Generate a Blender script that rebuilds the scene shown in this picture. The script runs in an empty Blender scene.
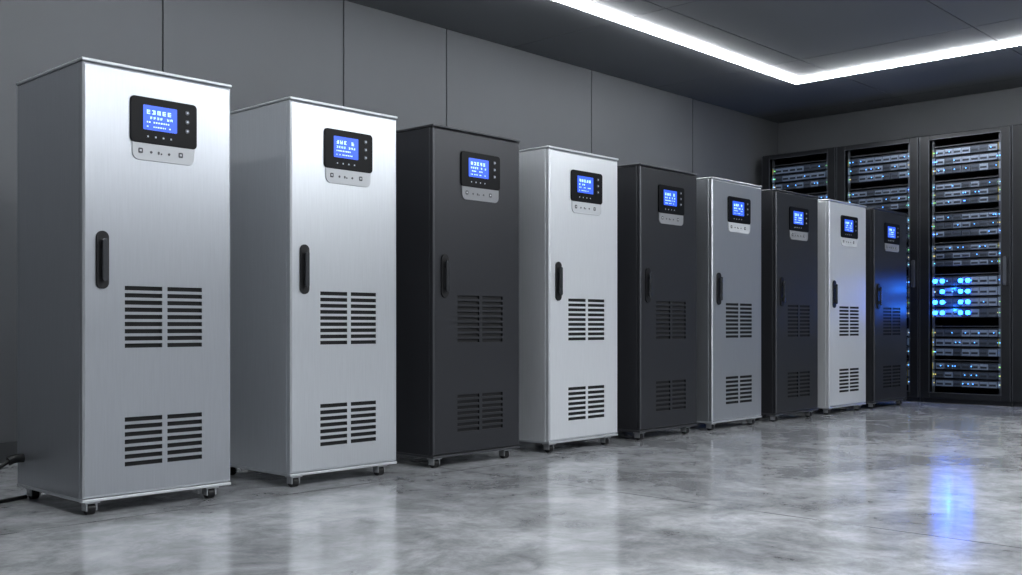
import bpy, bmesh, math, random
from mathutils import Vector, Matrix
K = 0.8
scene = bpy.context.scene
scene.view_settings.view_transform = 'Standard'
scene.view_settings.look = 'None'
random.seed(4)

# ---------------------------------------------------------------- materials
def mat(name, col, rough=0.5, metal=0.0, emit=None, estr=0.0, spec=0.5, noise=None, bump=0.0, coat=0.0):
    m = bpy.data.materials.new(name); m.use_nodes = True
    nt = m.node_tree; b = nt.nodes['Principled BSDF']
    b.inputs['Base Color'].default_value = (*col, 1)
    b.inputs['Roughness'].default_value = rough
    b.inputs['Metallic'].default_value = metal
    b.inputs['Specular IOR Level'].default_value = spec
    b.inputs['Coat Weight'].default_value = coat
    b.inputs['Coat Roughness'].default_value = .15
    if emit:
        b.inputs['Emission Color'].default_value = (*emit, 1)
        b.inputs['Emission Strength'].default_value = estr
    if noise:
        sx, sy, sz, amt = noise
        tc = nt.nodes.new('ShaderNodeTexCoord'); mp = nt.nodes.new('ShaderNodeMapping')
        mp.inputs['Scale'].default_value = (sx, sy, sz)
        n = nt.nodes.new('ShaderNodeTexNoise'); n.inputs['Scale'].default_value = 1.0; n.inputs['Detail'].default_value = 5
        nt.links.new(tc.outputs['Object'], mp.inputs['Vector']); nt.links.new(mp.outputs['Vector'], n.inputs['Vector'])
        mr = nt.nodes.new('ShaderNodeMapRange')
        mr.inputs['From Min'].default_value = 0.25; mr.inputs['From Max'].default_value = 0.75
        mr.inputs['To Min'].default_value = 1 - amt; mr.inputs['To Max'].default_value = 1 + amt
        nt.links.new(n.outputs['Fac'], mr.inputs['Value'])
        mx = nt.nodes.new('ShaderNodeMix'); mx.data_type = 'RGBA'; mx.blend_type = 'MULTIPLY'
        mx.inputs['Factor'].default_value = 1
        mx.inputs[6].default_value = (*col, 1)
        nt.links.new(mr.outputs['Result'], mx.inputs[7]); nt.links.new(mx.outputs[2], b.inputs['Base Color'])
        mr2 = nt.nodes.new('ShaderNodeMath'); mr2.operation = 'MULTIPLY'; mr2.inputs[1].default_value = rough
        nt.links.new(mr.outputs['Result'], mr2.inputs[0]); nt.links.new(mr2.outputs[0], b.inputs['Roughness'])
        if bump:
            bp = nt.nodes.new('ShaderNodeBump'); bp.inputs['Strength'].default_value = bump; bp.inputs['Distance'].default_value = 0.002
            nt.links.new(n.outputs['Fac'], bp.inputs['Height']); nt.links.new(bp.outputs['Normal'], b.inputs['Normal'])
    return m

M = {}
M['silver'] = mat('brushed_silver', (.475, .495, .53), .30, .74, noise=(170, 170, 7, .045))
M['silver2'] = mat('light_silver', (.67, .695, .73), .30, .64, noise=(170, 170, 7, .04))
M['white'] = mat('white_silver', (.82, .84, .87), .33, .5, noise=(170, 170, 7, .03))
M['dark'] = mat('charcoal_paint', (.036, .037, .042), .34, .4, noise=(220, 220, 220, .02))
M['trimL'] = mat('aluminium_edge', (.68, .70, .73), .38, .75)
M['trimD'] = mat('dark_edge', (.08, .082, .09), .35, .6)
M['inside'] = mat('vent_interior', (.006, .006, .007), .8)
M['slotwall'] = mat('shaded_slot_wall', (.035, .036, .04), .6)  # recess shade put into the slot wall colour
M['slotwallD'] = mat('shaded_slot_wall_dark', (.012, .012, .014), .6)  # same recess shade, deeper, for the charcoal cabinets
M['bezel'] = mat('gloss_black_plastic', (.003, .003, .004), .35, 0, spec=.15)
M['sub'] = mat('grey_membrane', (.56, .575, .60), .45)
M['subD'] = mat('grey_membrane_dim', (.25, .255, .27), .45)
M['ink'] = mat('icon_ink', (.07, .07, .08), .6)
M['icon'] = mat('icon_white', (.5, .52, .56), .5, emit=(.6, .7, .9), estr=.15)
M['lcd'] = mat('lcd_blue', (.02, .06, .4), .3, emit=(.028, .11, .88), estr=1.0)
M['lcdtxt'] = mat('lcd_text', (.6, .8, 1), .3, emit=(.45, .70, 1), estr=1.0)
M['black'] = mat('black_rubber', (.008, .008, .009), .45, spec=.3)
M['grip'] = mat('handle_grip', (.07, .072, .078), .25, .6)
M['zinc'] = mat('caster_zinc', (.50, .51, .53), .35, .8)
M['rackblk'] = mat('rack_black', (.014, .015, .018), .35, .3, noise=(30, 30, 30, .1))
M['rackedge'] = mat('rack_edge', (.09, .096, .11), .35, .6)
M['rackin'] = mat('rack_interior', (.004, .004, .006), .7)
M['srv'] = mat('server_face', (.04, .046, .06), .4, .6)
M['bay'] = mat('drive_bay', (.26, .30, .38), .32, .7, emit=(.3, .5, .9), estr=.06)  # faint blue glow put in as emission; bays are no lamps
M['bay2'] = mat('drive_bay_dark', (.08, .09, .115), .32, .7, emit=(.3, .5, .9), estr=.02)  # weaker copy of the blue glow put into the bays
M['ledg'] = mat('led_green', (.1, .6, .2), .4, emit=(.35, 1, .35), estr=.9)
M['ledy'] = mat('led_amber', (.6, .5, .1), .4, emit=(1, .8, .25), estr=.8)
M['lead'] = mat('patch_lead_yellow', (.35, .28, .06), .5)
M['ledw'] = mat('led_white', (.6, .7, .8), .4, emit=(.5, .75, 1), estr=2.0)
M['leds'] = mat('led_small_blue', (.1, .3, .9), .4, emit=(.08, .35, 1), estr=3.5)
M['ledb'] = mat('led_blue', (.05, .2, .9), .4, emit=(.012, .14, 1), estr=22.0)
M['strip'] = mat('led_diffuser', (.9, .9, .9), .5, emit=(.93, .97, 1), estr=35.0)
M['panel'] = mat('added_fill_diffuser', (.9, .9, .9), .5, emit=(.925, .965, 1), estr=38.0)  # glowing face of the added fill panels
M['wall'] = mat('grey_wall_panel', (.106, .111, .120), .6, noise=(1.2, 1.2, 1.2, .10), bump=.05)
M['gap'] = mat('dark_joint', (.015, .015, .017), .8)
M['ceil'] = mat('ceiling_panel', (.130, .136, .146), .6, noise=(1.5, 1.5, 1.5, .12))
M['base'] = mat('baseboard_grey', (.05, .052, .056), .5)

def floor_mat():
    m = bpy.data.materials.new('polished_concrete'); m.use_nodes = True
    nt = m.node_tree; b = nt.nodes['Principled BSDF']; N = nt.nodes.new; L = nt.links.new
    tc = N('ShaderNodeTexCoord')
    def noise(s, d, dist=0, r=.6):
        n = N('ShaderNodeTexNoise'); n.inputs['Scale'].default_value = s; n.inputs['Detail'].default_value = d
        n.inputs['Distortion'].default_value = dist; n.inputs['Roughness'].default_value = r
        L(tc.outputs['Object'], n.inputs['Vector']); return n
    n1 = noise(1.5, 9, .5, .68); n2 = noise(7, 9, .5, .78)
    r1 = N('ShaderNodeValToRGB'); e = r1.color_ramp.elements
    e[0].position = .36; e[0].color = (.235, .24, .25, 1); e[1].position = .62; e[1].color = (.54, .55, .57, 1)
    L(n1.outputs['Fac'], r1.inputs['Fac'])
    r2 = N('ShaderNodeValToRGB'); e = r2.color_ramp.elements
    e[0].position = .35; e[0].color = (.50, .505, .515, 1); e[1].position = .58; e[1].color = (1, 1, 1, 1)
    L(n2.outputs['Fac'], r2.inputs['Fac'])
    mx = N('ShaderNodeMix'); mx.data_type = 'RGBA'; mx.blend_type = 'MULTIPLY'; mx.inputs['Factor'].default_value = .75
    L(r1.outputs['Color'], mx.inputs[6]); L(r2.outputs['Color'], mx.inputs[7])
    sp = N('ShaderNodeSeparateXYZ'); L(tc.outputs['Object'], sp.inputs[0])
    seams = []
    for ax, off, per in (('X', 3.33, 2.6), ('Y', 3.47, 2.6)):
        s = N('ShaderNodeMath'); s.operation = 'SUBTRACT'; s.inputs[1].default_value = off; L(sp.outputs[ax], s.inputs[0])
        p = N('ShaderNodeMath'); p.operation = 'PINGPONG'; p.inputs[1].default_value = per / 2; L(s.outputs[0], p.inputs[0])
        c = N('ShaderNodeMath'); c.operation = 'LESS_THAN'; c.inputs[1].default_value = .004; L(p.outputs[0], c.inputs[0])
        seams.append(c)
    mxx = N('ShaderNodeMath'); mxx.operation = 'MAXIMUM'; L(seams[0].outputs[0], mxx.inputs[0]); L(seams[1].outputs[0], mxx.inputs[1])
    m2 = N('ShaderNodeMix'); m2.data_type = 'RGBA'; L(mxx.outputs[0], m2.inputs['Factor']); L(mx.outputs[2], m2.inputs[6])
    m2.inputs[7].default_value = (.08, .08, .085, 1)
    L(m2.outputs[2], b.inputs['Base Color'])
    rr = N('ShaderNodeMapRange'); rr.inputs['From Min'].default_value = .3; rr.inputs['From Max'].default_value = .7
    rr.inputs['To Min'].default_value = .09; rr.inputs['To Max'].default_value = .22
    L(n2.outputs['Fac'], rr.inputs['Value']); L(rr.outputs['Result'], b.inputs['Roughness'])
    bp = N('ShaderNodeBump'); bp.inputs['Strength'].default_value = .04; bp.inputs['Distance'].default_value = .004
    L(n2.outputs['Fac'], bp.inputs['Height']); L(bp.outputs['Normal'], b.inputs['Normal'])
    b.inputs['Specular IOR Level'].default_value = 1.0
    return m
M['floor'] = floor_mat()

# ---------------------------------------------------------------- mesh builder
class MB:
    def __init__(s): s.v = []; s.f = []; s.m = []; s.mats = []
    def mi(s, k):
        if k not in s.mats: s.mats.append(k)
        return s.mats.index(k)
    def face(s, pts, k):
        b = len(s.v); s.v += pts; s.f.append(list(range(b, b + len(pts)))); s.m.append(s.mi(k))
    def box(s, x0, x1, y0, y1, z0, z1, k):
        b = len(s.v); i = s.mi(k)
        s.v += [(x0,y0,z0),(x1,y0,z0),(x1,y1,z0),(x0,y1,z0),(x0,y0,z1),(x1,y0,z1),(x1,y1,z1),(x0,y1,z1)]
        for q in ((0,3,2,1),(4,5,6,7),(0,1,5,4),(1,2,6,5),(2,3,7,6),(3,0,4,7)):
            s.f.append([b + t for t in q]); s.m.append(i)
    def prism(s, pts, y0, y1, k, inset=0):
        n = len(pts); b = len(s.v); i = s.mi(k)
        s.v += [(p[0], y0, p[1]) for p in pts] + [(p[0], y1, p[1]) for p in pts]
        s.f.append([b + t for t in range(n)]); s.m.append(i)
        s.f.append([b + n + t for t in reversed(range(n))]); s.m.append(i)
        for t in range(n):
            u = (t + 1) % n
            s.f.append([b + t, b + n + t, b + n + u, b + u]); s.m.append(i)
    def rrect(s, x0, x1, z0, z1, r, y0, y1, k, seg=6):
        pts = []
        for cx, cz, a0 in ((x1-r, z0+r, -90), (x1-r, z1-r, 0), (x0+r, z1-r, 90), (x0+r, z0+r, 180)):
            for j in range(seg + 1):
                a = math.radians(a0 + 90 * j / seg); pts.append((cx + r*math.cos(a), cz + r*math.sin(a)))
        s.prism(pts, y0, y1, k)
    def cyl(s, c, r, h, axis, k, seg=16):
        b = len(s.v); i = s.mi(k); cx, cy, cz = c
        for e in (-h/2, h/2):
            for j in range(seg):
                a = 2*math.pi*j/seg; p, q = r*math.cos(a), r*math.sin(a)
                s.v.append({'x': (cx+e, cy+p, cz+q), 'y': (cx+p, cy+e, cz+q), 'z': (cx+p, cy+q, cz+e)}[axis])
        s.f.append([b+t for t in range(seg)]); s.m.append(i)
        s.f.append([b+seg+t for t in range(seg)]); s.m.append(i)
        for t in range(seg):
            u = (t+1) % seg; s.f.append([b+t, b+u, b+seg+u, b+seg+t]); s.m.append(i)
    def make(s, name, parent=None, scale=1.0, bevel=0, smooth=False):
        me = bpy.data.meshes.new(name)
        me.from_pydata([tuple(c*scale for c in v) for v in s.v], [], s.f)
        for k in s.mats: me.materials.append(M[k])
        for p, i in zip(me.polygons, s.m): p.material_index = i
        bm = bmesh.new(); bm.from_mesh(me); bmesh.ops.recalc_face_normals(bm, faces=bm.faces); bm.to_mesh(me); bm.free()
        o = bpy.data.objects.new(name, me); scene.collection.objects.link(o)
        if parent: o.parent = parent
        if bevel:
            bv = o.modifiers.new('bevel', 'BEVEL'); bv.width = bevel; bv.segments = 3; bv.limit_method = 'ANGLE'
        return o

def empty(name, loc, rz=0):
    e = bpy.data.objects.new(name, None); e.empty_display_size = .2
    e.location = loc; e.rotation_euler = (0, 0, rz); scene.collection.objects.link(e); return e

# ---------------------------------------------------------------- room
X0, X1, Y0, Y1, H = -3.0, 9.56, -3.6, 5.28, 2.73
m = MB(); m.box(X0-.1, X1+.1, Y0-.1, Y1+.1, -.1, 0, 'floor'); m.make('floor')
m = MB(); m.box(X0-.1, X1+.1, Y0-.1, Y1+.1, H+.012, H+.1, 'gap')
xs = [X0] + [v for v in [ -1.6+1.8*i for i in range(7)] if X0 < v < X1-.1] + [X1]
ys = [Y0] + [-2.6+1.3*i for i in range(7) if -2.6+1.3*i < Y1-.1] + [Y1]
for a, b in zip(xs[:-1], xs[1:]):
    for c, d in zip(ys[:-1], ys[1:]):
        m.box(a+.004, b-.004, c+.004, d-.004, H, H+.02, 'ceil')
m.make('ceiling')
m = MB(); m.box(X0-.1, X1+.1, Y1+.012, Y1+.1, 0, H, 'gap')
xs = [X0, -1.0, .4, 1.7, 2.82, 4.05, 4.94, 6.54, 8.0, X1]
for a, b in zip(xs[:-1], xs[1:]): m.box(a+.005, b-.005, Y1, Y1+.02, 0, H, 'wall')
m.make('wall_left')
m = MB(); m.box(X1, X1+.1, Y0-.1, Y1+.012, 0, H, 'wall'); m.make('wall_back')
m = MB(); m.box(X0-.1, X0, Y0-.1, Y1+.012, 0, H, 'wall'); m.make('wall_front')
m = MB(); m.box(X0, X1, Y0-.1, Y0, 0, H, 'wall'); m.make('wall_right')
m = MB(); m.box(X0, 8.9, Y1-.015, Y1, 0, .1, 'base'); m.make('baseboard_left')

# ---------------------------------------------------------------- LED ceiling loop
cx, cy = 7.99, 4.235; bx, by = 0.9, -1.9; w = .030
m = MB(); z0, z1 = H-.026, H-.002
m.box(bx-w, cx+w, cy-w, cy+w, z0, z1, 'strip')
m.box(cx-w, cx+w, by-w, cy-w, z0, z1, 'strip')
m.box(bx-w, cx-w, by-w, by+w, z0, z1, 'strip')
m.box(bx-w, bx+w, by+w, cy-w, z0, z1, 'strip')
m.make('led_ceiling_light')
for (px, py) in [(2.0, .5), (4.2, .5), (6.4, .5), (3.1, -1.0), (5.5, -1.0)]:  # added fill panels, out of view, to brighten cabinet fronts and floor
    m = MB(); m.box(px-.75, px+.75, py-.16, py+.16, H-.05, H-.001, 'rackedge')
    m.box(px-.73, px+.73, py-.14, py+.14, H-.056, H-.048, 'panel')
    m.make('added_fill_panel')

# ---------------------------------------------------------------- UPS cabinets
def cabinet(x, w, body, edge, light):
    root = empty('ups_cabinet', (x*K, 3.575, 0))
    D, T, B = .72, 2.012, .061
    m = MB(); m.box(.002, w-.002, .034, D, B+.012, T-.014, body); m.make('body', root, K, .006)
    m = MB(); m.box(-.003, w+.003, -.003, D+.003, T-.014, T, edge)
    m.make('top_lid', root, K, .004)
    m = MB(); m.box(0, w, .0, D, B, B+.014, edge); m.make('base_plate', root, K, .003)
    m = MB(); z0, z1 = B+.018, T-.018; x0, x1 = .002, w-.002; c = .010
    slx = [(.262*w, .508*w), (.543*w, .784*w)]
    slz = [(.203+.0335*i, .203+.0335*i+.0200) for i in range(7)] + [(.737+.0325*i, .737+.0325*i+.0195) for i in range(9)]
    gx = [x0+c] + [t for s in slx for t in s] + [x1-c]
    gz = [z0+c] + [t for s in slz for t in s] + [z1-c]
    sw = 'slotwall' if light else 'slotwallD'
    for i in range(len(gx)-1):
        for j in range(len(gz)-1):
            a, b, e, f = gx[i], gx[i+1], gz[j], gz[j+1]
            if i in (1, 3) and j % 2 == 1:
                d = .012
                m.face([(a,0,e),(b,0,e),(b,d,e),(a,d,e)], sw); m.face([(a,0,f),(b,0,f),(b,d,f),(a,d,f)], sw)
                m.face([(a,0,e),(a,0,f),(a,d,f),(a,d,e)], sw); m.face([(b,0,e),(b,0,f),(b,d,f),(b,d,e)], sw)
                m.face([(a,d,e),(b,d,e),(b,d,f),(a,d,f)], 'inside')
            else:
                m.face([(a,0,e),(b,0,e),(b,0,f),(a,0,f)], body)
    fr = [(x0+c, z0+c), (x1-c, z0+c), (x1-c, z1-c), (x0+c, z1-c)]
    ou = [(x0, z0), (x1, z0), (x1, z1), (x0, z1)]
    for i in range(4):
        j = (i+1) % 4
        m.face([(ou[i][0], .007, ou[i][1]), (ou[j][0], .007, ou[j][1]), (fr[j][0], 0, fr[j][1]), (fr[i][0], 0, fr[i][1])], edge)
        m.face([(ou[i][0], .031, ou[i][1]), (ou[j][0], .031, ou[j][1]), (ou[j][0], .007, ou[j][1]), (ou[i][0], .007, ou[i][1])], body)
    m.make('door', root, K)
    px0, px1 = .294*w, .742*w
    m = MB()
    m.rrect(px0+.010, px1-.010, 1.592, 1.70, .032, -.006, .002, 'sub' if light else 'subD')
    m.make('membrane_label', root, K, .001)
    m = MB(); m.rrect(px0, px1, 1.670, 1.880, .020, -.010, .002, 'bezel'); m.make('display_panel', root, K, .002)
    lx0, lx1 = .374*w, .600*w
    m = MB(); m.rrect(lx0, lx1, 1.732, 1.844, .004, -.0125, -.009, 'lcd'); m.make('lcd_screen', root, K)
    m = MB(); y0, y1 = -.0135, -.0124; W = lx1-lx0
    def glyph(x, z, ww, hh):
        t = hh*.2
        parts = [(x, x+ww, z+hh-t, z+hh), (x, x+ww, z, z+t), (x, x+t, z, z+hh), (x+ww-t, x+ww, z, z+hh), (x, x+ww, z+hh*.4, z+hh*.4+t), (x+ww*.4, x+ww*.4+t, z, z+hh)]
        for q in random.sample(parts, 4): m.box(q[0], q[1], y0, y1, q[2], q[3], 'lcdtxt')
    for i in range(5):
        if i == 3 and random.random() < .5: continue
        glyph(lx0+W*(.10+.155*i), 1.804, W*.095, .019)
    for i in range(8):
        if random.random() < .75: glyph(lx0+W*(.10+.10*i), 1.782, W*.06, .011)
    for zz, hh in ((1.764, .007), (1.744, .006)):
        xx = lx0+W*.1
        while xx < lx1-W*.18:
            ww = random.uniform(.003, .009)
            if random.random() < .75: m.box(xx, xx+ww, y0, y1, zz, zz+hh, 'lcdtxt')
            xx += ww+.005
    m.make('lcd_icons', root, K)
    m = MB()
    for i in range(3):
        z = 1.836-.043*i
        m.cyl((.672*w, -.011, z), .010, .005, 'y', 'rackedge', 20); m.cyl((.672*w, -.0140, z), .0045, .002, 'y', 'icon', 12)
    for i in range(4): m.box(lx0+.02+i*.038, lx0+.027+i*.038, -.0112, -.009, 1.698, 1.705, 'icon')
    m.make('buttons', root, K)
    m = MB()
    for i, t in enumerate((.36, .43, .49, .55, .63)):
        z = 1.624; cxx = t*w
        if i in (0, 4):
            m.rrect(cxx-.011, cxx+.011, z-.002, z+.022, .005, -.0072, -.0055, 'ink', 3); m.rrect(cxx-.005, cxx+.005, z+.006, z+.015, .002, -.0078, -.007, 'sub', 3)
        elif i == 2: m.rrect(cxx-.012, cxx-.003, z, z+.014, .003, -.0072, -.0055, 'ink', 3); m.rrect(cxx+.002, cxx+.010, z, z+.008, .003, -.0072, -.0055, 'ink', 3)
        else: m.cyl((cxx, -.0064, z+.007), .006, .0018, 'y', 'ink', 12)
    m.make('label_icons', root, K)
    hx0, hx1 = .080*w, .158*w
    m = MB(); m.rrect(hx0, hx1, 1.0, 1.257, (hx1-hx0)/2-.0005, -.010, .001, 'black', 8)
    m.make('handle_plate', root, K, .002)
    m = MB(); c0 = (hx0+hx1)/2
    m.rrect(c0-.012, c0+.012, 1.035, 1.222, .0115, -.034, -.022, 'grip', 6)
    m.box(c0-.009, c0+.009, -.026, -.008, 1.050, 1.080, 'grip'); m.box(c0-.009, c0+.009, -.026, -.008, 1.178, 1.208, 'grip')
    m.make('handle_grip', root, K, .002)
    for i, (qx, qy) in enumerate(((.055, .05), (w-.09, .05), (.055, D-.07), (w-.09, D-.07))):
        m = MB()
        m.box(qx-.034, qx+.034, qy-.030, qy+.030, B-.010, B+.001, 'zinc')
        m.box(qx-.026, qx-.019, qy-.020, qy+.024, .018, B-.006, 'zinc'); m.box(qx+.019, qx+.026, qy-.020, qy+.024, .018, B-.006, 'zinc')
        m.cyl((qx, qy+.002, .0265), .0265, .034, 'x', 'black', 24)
        m.cyl((qx, qy+.002, .0265), .008, .058, 'x', 'zinc', 12)
        m.make('caster_%d' % (i+1), root, K)
    return root

lay = [(2.010, .736, 'silver', 1), (3.088, .715, 'silver2', 1), (4.076, .742, 'dark', 0), (5.097, .737, 'white', 1),
       (6.095, .742, 'dark', 0), (7.047, .768, 'silver', 1), (8.056, .768, 'dark', 0), (9.041, .785, 'white', 1), (10.007, .80, 'dark', 0)]
for x, w_, b_, l_ in lay: cabinet(x, w_, b_, 'trimL' if l_ else 'trimD', l_)

# ---------------------------------------------------------------- server racks
groups = [(2.46, 2.75), (2.12, 2.376), (1.78, 2.04), (1.465, 1.71), (.914, 1.37), (.50, .81), (.17, .448)]
def rack(y, w, blue):
    root = empty('server_rack', (9.03, y*K, 0), -math.pi/2)
    D, T = .60, 2.90; a, b = .11, w-.10; zb, zt = .115, 2.84
    m = MB()
    m.box(0, .03, .03, D, 0, T, 'rackblk'); m.box(w-.03, w, .03, D, 0, T, 'rackblk')
    m.box(.03, w-.03, D-.02, D, 0, T, 'rackin'); m.box(.03, w-.03, .03, D-.02, T-.03, T, 'rackblk'); m.box(.03, w-.03, .03, D-.02, 0, .06, 'rackblk')
    m.make('enclosure', root, K, .003)
    m = MB()
    m.box(.008, a, 0, .03, .05, T-.01, 'rackblk'); m.box(b, w-.008, 0, .03, .05, T-.01, 'rackblk')
    m.box(a, b, 0, .03, zt-.0, T-.01, 'rackblk'); m.box(a, b, 0, .03, .05, zb, 'rackblk')
    m.make('door_frame', root, K, .004)
    m = MB(); t = .007
    m.box(a-t, a, -.006, .02, zb, zt, 'rackedge'); m.box(b, b+t, -.006, .02, zb, zt, 'rackedge')
    m.box(a-t, b+t, -.006, .02, zt, zt+t, 'rackedge'); m.box(a-t, b+t, -.006, .02, zb-t, zb, 'rackedge')
    m.box(.004, .010, -.004, .01, .05, T-.01, 'rackedge'); m.box(w-.010, w-.004, -.004, .01, .05, T-.01, 'rackedge')
    m.make('door_trim', root, K)
    m = MB(); m.rrect(w-.07, w-.035, 1.25, 1.55, .015, -.03, -.0, 'rackedge'); m.make('door_latch', root, K, .002)
    m = MB()
    m.box(a+.01, a+.035, .05, .07, zb, zt, 'rackedge'); m.box(b-.035, b-.01, .05, .07, zb, zt, 'rackedge')
    m.make('mounting_rails', root, K)
    m = MB(); l = MB()
    for gi, (g0, g1) in enumerate(groups):
        n = 3 if g1-g0 < .4 else 4
        h = (g1-g0)/n
        for j in range(n):
            z0 = g0+j*h+.007; z1 = g0+(j+1)*h-.007; zc = (z0+z1)/2
            x0, x1 = a+.035, b-.035
            m.box(x0, x1, .06, .5, z0, z1, 'srv')
            m.box(a+.012, x0, .045, .06, z0+.004, z1-.004, 'bay'); m.box(x1, b-.012, .045, .06, z0+.004, z1-.004, 'bay')
            nb = 7; bw = (x1-x0-.03)/nb
            for q in range(nb):
                xa = x0+.015+q*bw
                m.box(xa+.003, xa+bw-.003, .048, .062, z0+.006, z1-.014, 'bay' if random.random() < .6 else 'bay2')
                m.box(xa+.010, xa+bw-.014, .044, .05, zc-.020, zc+.002, 'srv')
            for q in range(9):
                xa = random.choice([random.uniform(x0-.025, x0+.01), random.uniform(x1-.01, x1+.02), random.uniform(x0, x1)])
                k = 'leds' if x0+.02 < xa < x1-.02 else random.choice(['ledg', 'ledy', 'leds'])
                l.box(xa, xa+.009, .038, .046, zc-.006, zc+.004, k)
            # patch leads hanging beside each unit
            l.box(x1-.004, x1+.004, .034, .044, z0+.01, z1-.004, random.choice(['lead', 'bay', 'bay2']))
            l.box(x0-.018, x0-.011, .034, .044, z0, z1-.01, random.choice(['bay', 'bay', 'lead']))
        if gi == 4 and blue:
            for j in range(n):
                zc = g0+(j+.5)*h
                for xa in (.022, .098, .29, .366):
                    if random.random() < .93:
                        l.rrect(a+xa+.004, a+xa+.046, zc-.021, zc+.021, .014, .030, .046, 'ledb', 3)
            for j, zc in enumerate((1.02, 1.24)):  # extra point lamps added to strengthen blue spill from the LEDs
                ld = bpy.data.lights.new('blue_led_spill', 'POINT'); ld.energy = 1.1; ld.color = (.02, .2, 1); ld.shadow_soft_size = .012; ld.specular_factor = .1
                lo = bpy.data.objects.new('blue_led_spill', ld); scene.collection.objects.link(lo); lo.parent = root; lo.location = ((a+.22)*K, -.03*K, zc*K)
        m.box(a+.012, b-.012, .05, .3, g1+.012, g1+.02, 'rackedge')
    m.make('servers', root, K); l.make('status_leds', root, K)
    return root
ye = [6.46, 5.495, 4.533, 3.580, 2.62, 1.66, .70, -.26]
for i in range(len(ye)-1):
    rack(ye[i], ye[i]-ye[i+1]-.008, i in (1, 2))

# ---------------------------------------------------------------- power cable
root = empty('power_cable', (1.602, 4.07, .165))
def tube(name, pts, r, k):
    cu = bpy.data.curves.new(name, 'CURVE'); cu.dimensions = '3D'; cu.bevel_depth = r; cu.bevel_resolution = 4; cu.use_fill_caps = True
    sp = cu.splines.new('BEZIER'); sp.bezier_points.add(len(pts)-1)
    for p, c in zip(sp.bezier_points, pts): p.co = c; p.handle_left_type = p.handle_right_type = 'AUTO'
    cu.materials.append(M[k]); o = bpy.data.objects.new(name, cu); scene.collection.objects.link(o); o.parent = root
tube('plug', [(-.0, 0, 0), (-.03, 0, 0), (-.055, 0, -.008)], .017, 'black')
tube('cord', [(-.05, 0, -.006), (-.09, .0, -.03), (-.13, .01, -.07), (-.2, .02, -.12), (-.32, .0, -.156), (-1.4, .2, -.157)], .008, 'black')
tube('spare_cord', [(.03, .05, -.157), (-.10, .0, -.157), (-.25, -.05, -.157), (-.6, -.05, -.157), (-1.3, .1, -.157)], .008, 'black')

# ---------------------------------------------------------------- camera
cam = bpy.data.cameras.new('camera'); co = bpy.data.objects.new('camera', cam); scene.collection.objects.link(co)
cam.sensor_width = 36; cam.lens = 1038/1022*36; cam.shift_y = 37.5/1022; cam.clip_start = .05
co.location = (0, 0, .672); co.rotation_euler = (math.radians(90), 0, math.radians(43.35-90))
scene.camera = co
w = bpy.data.worlds.new('world'); scene.world = w; w.use_nodes = True
w.node_tree.nodes['Background'].inputs[0].default_value = (.5, .55, .6, 1); w.node_tree.nodes['Background'].inputs[1].default_value = .3
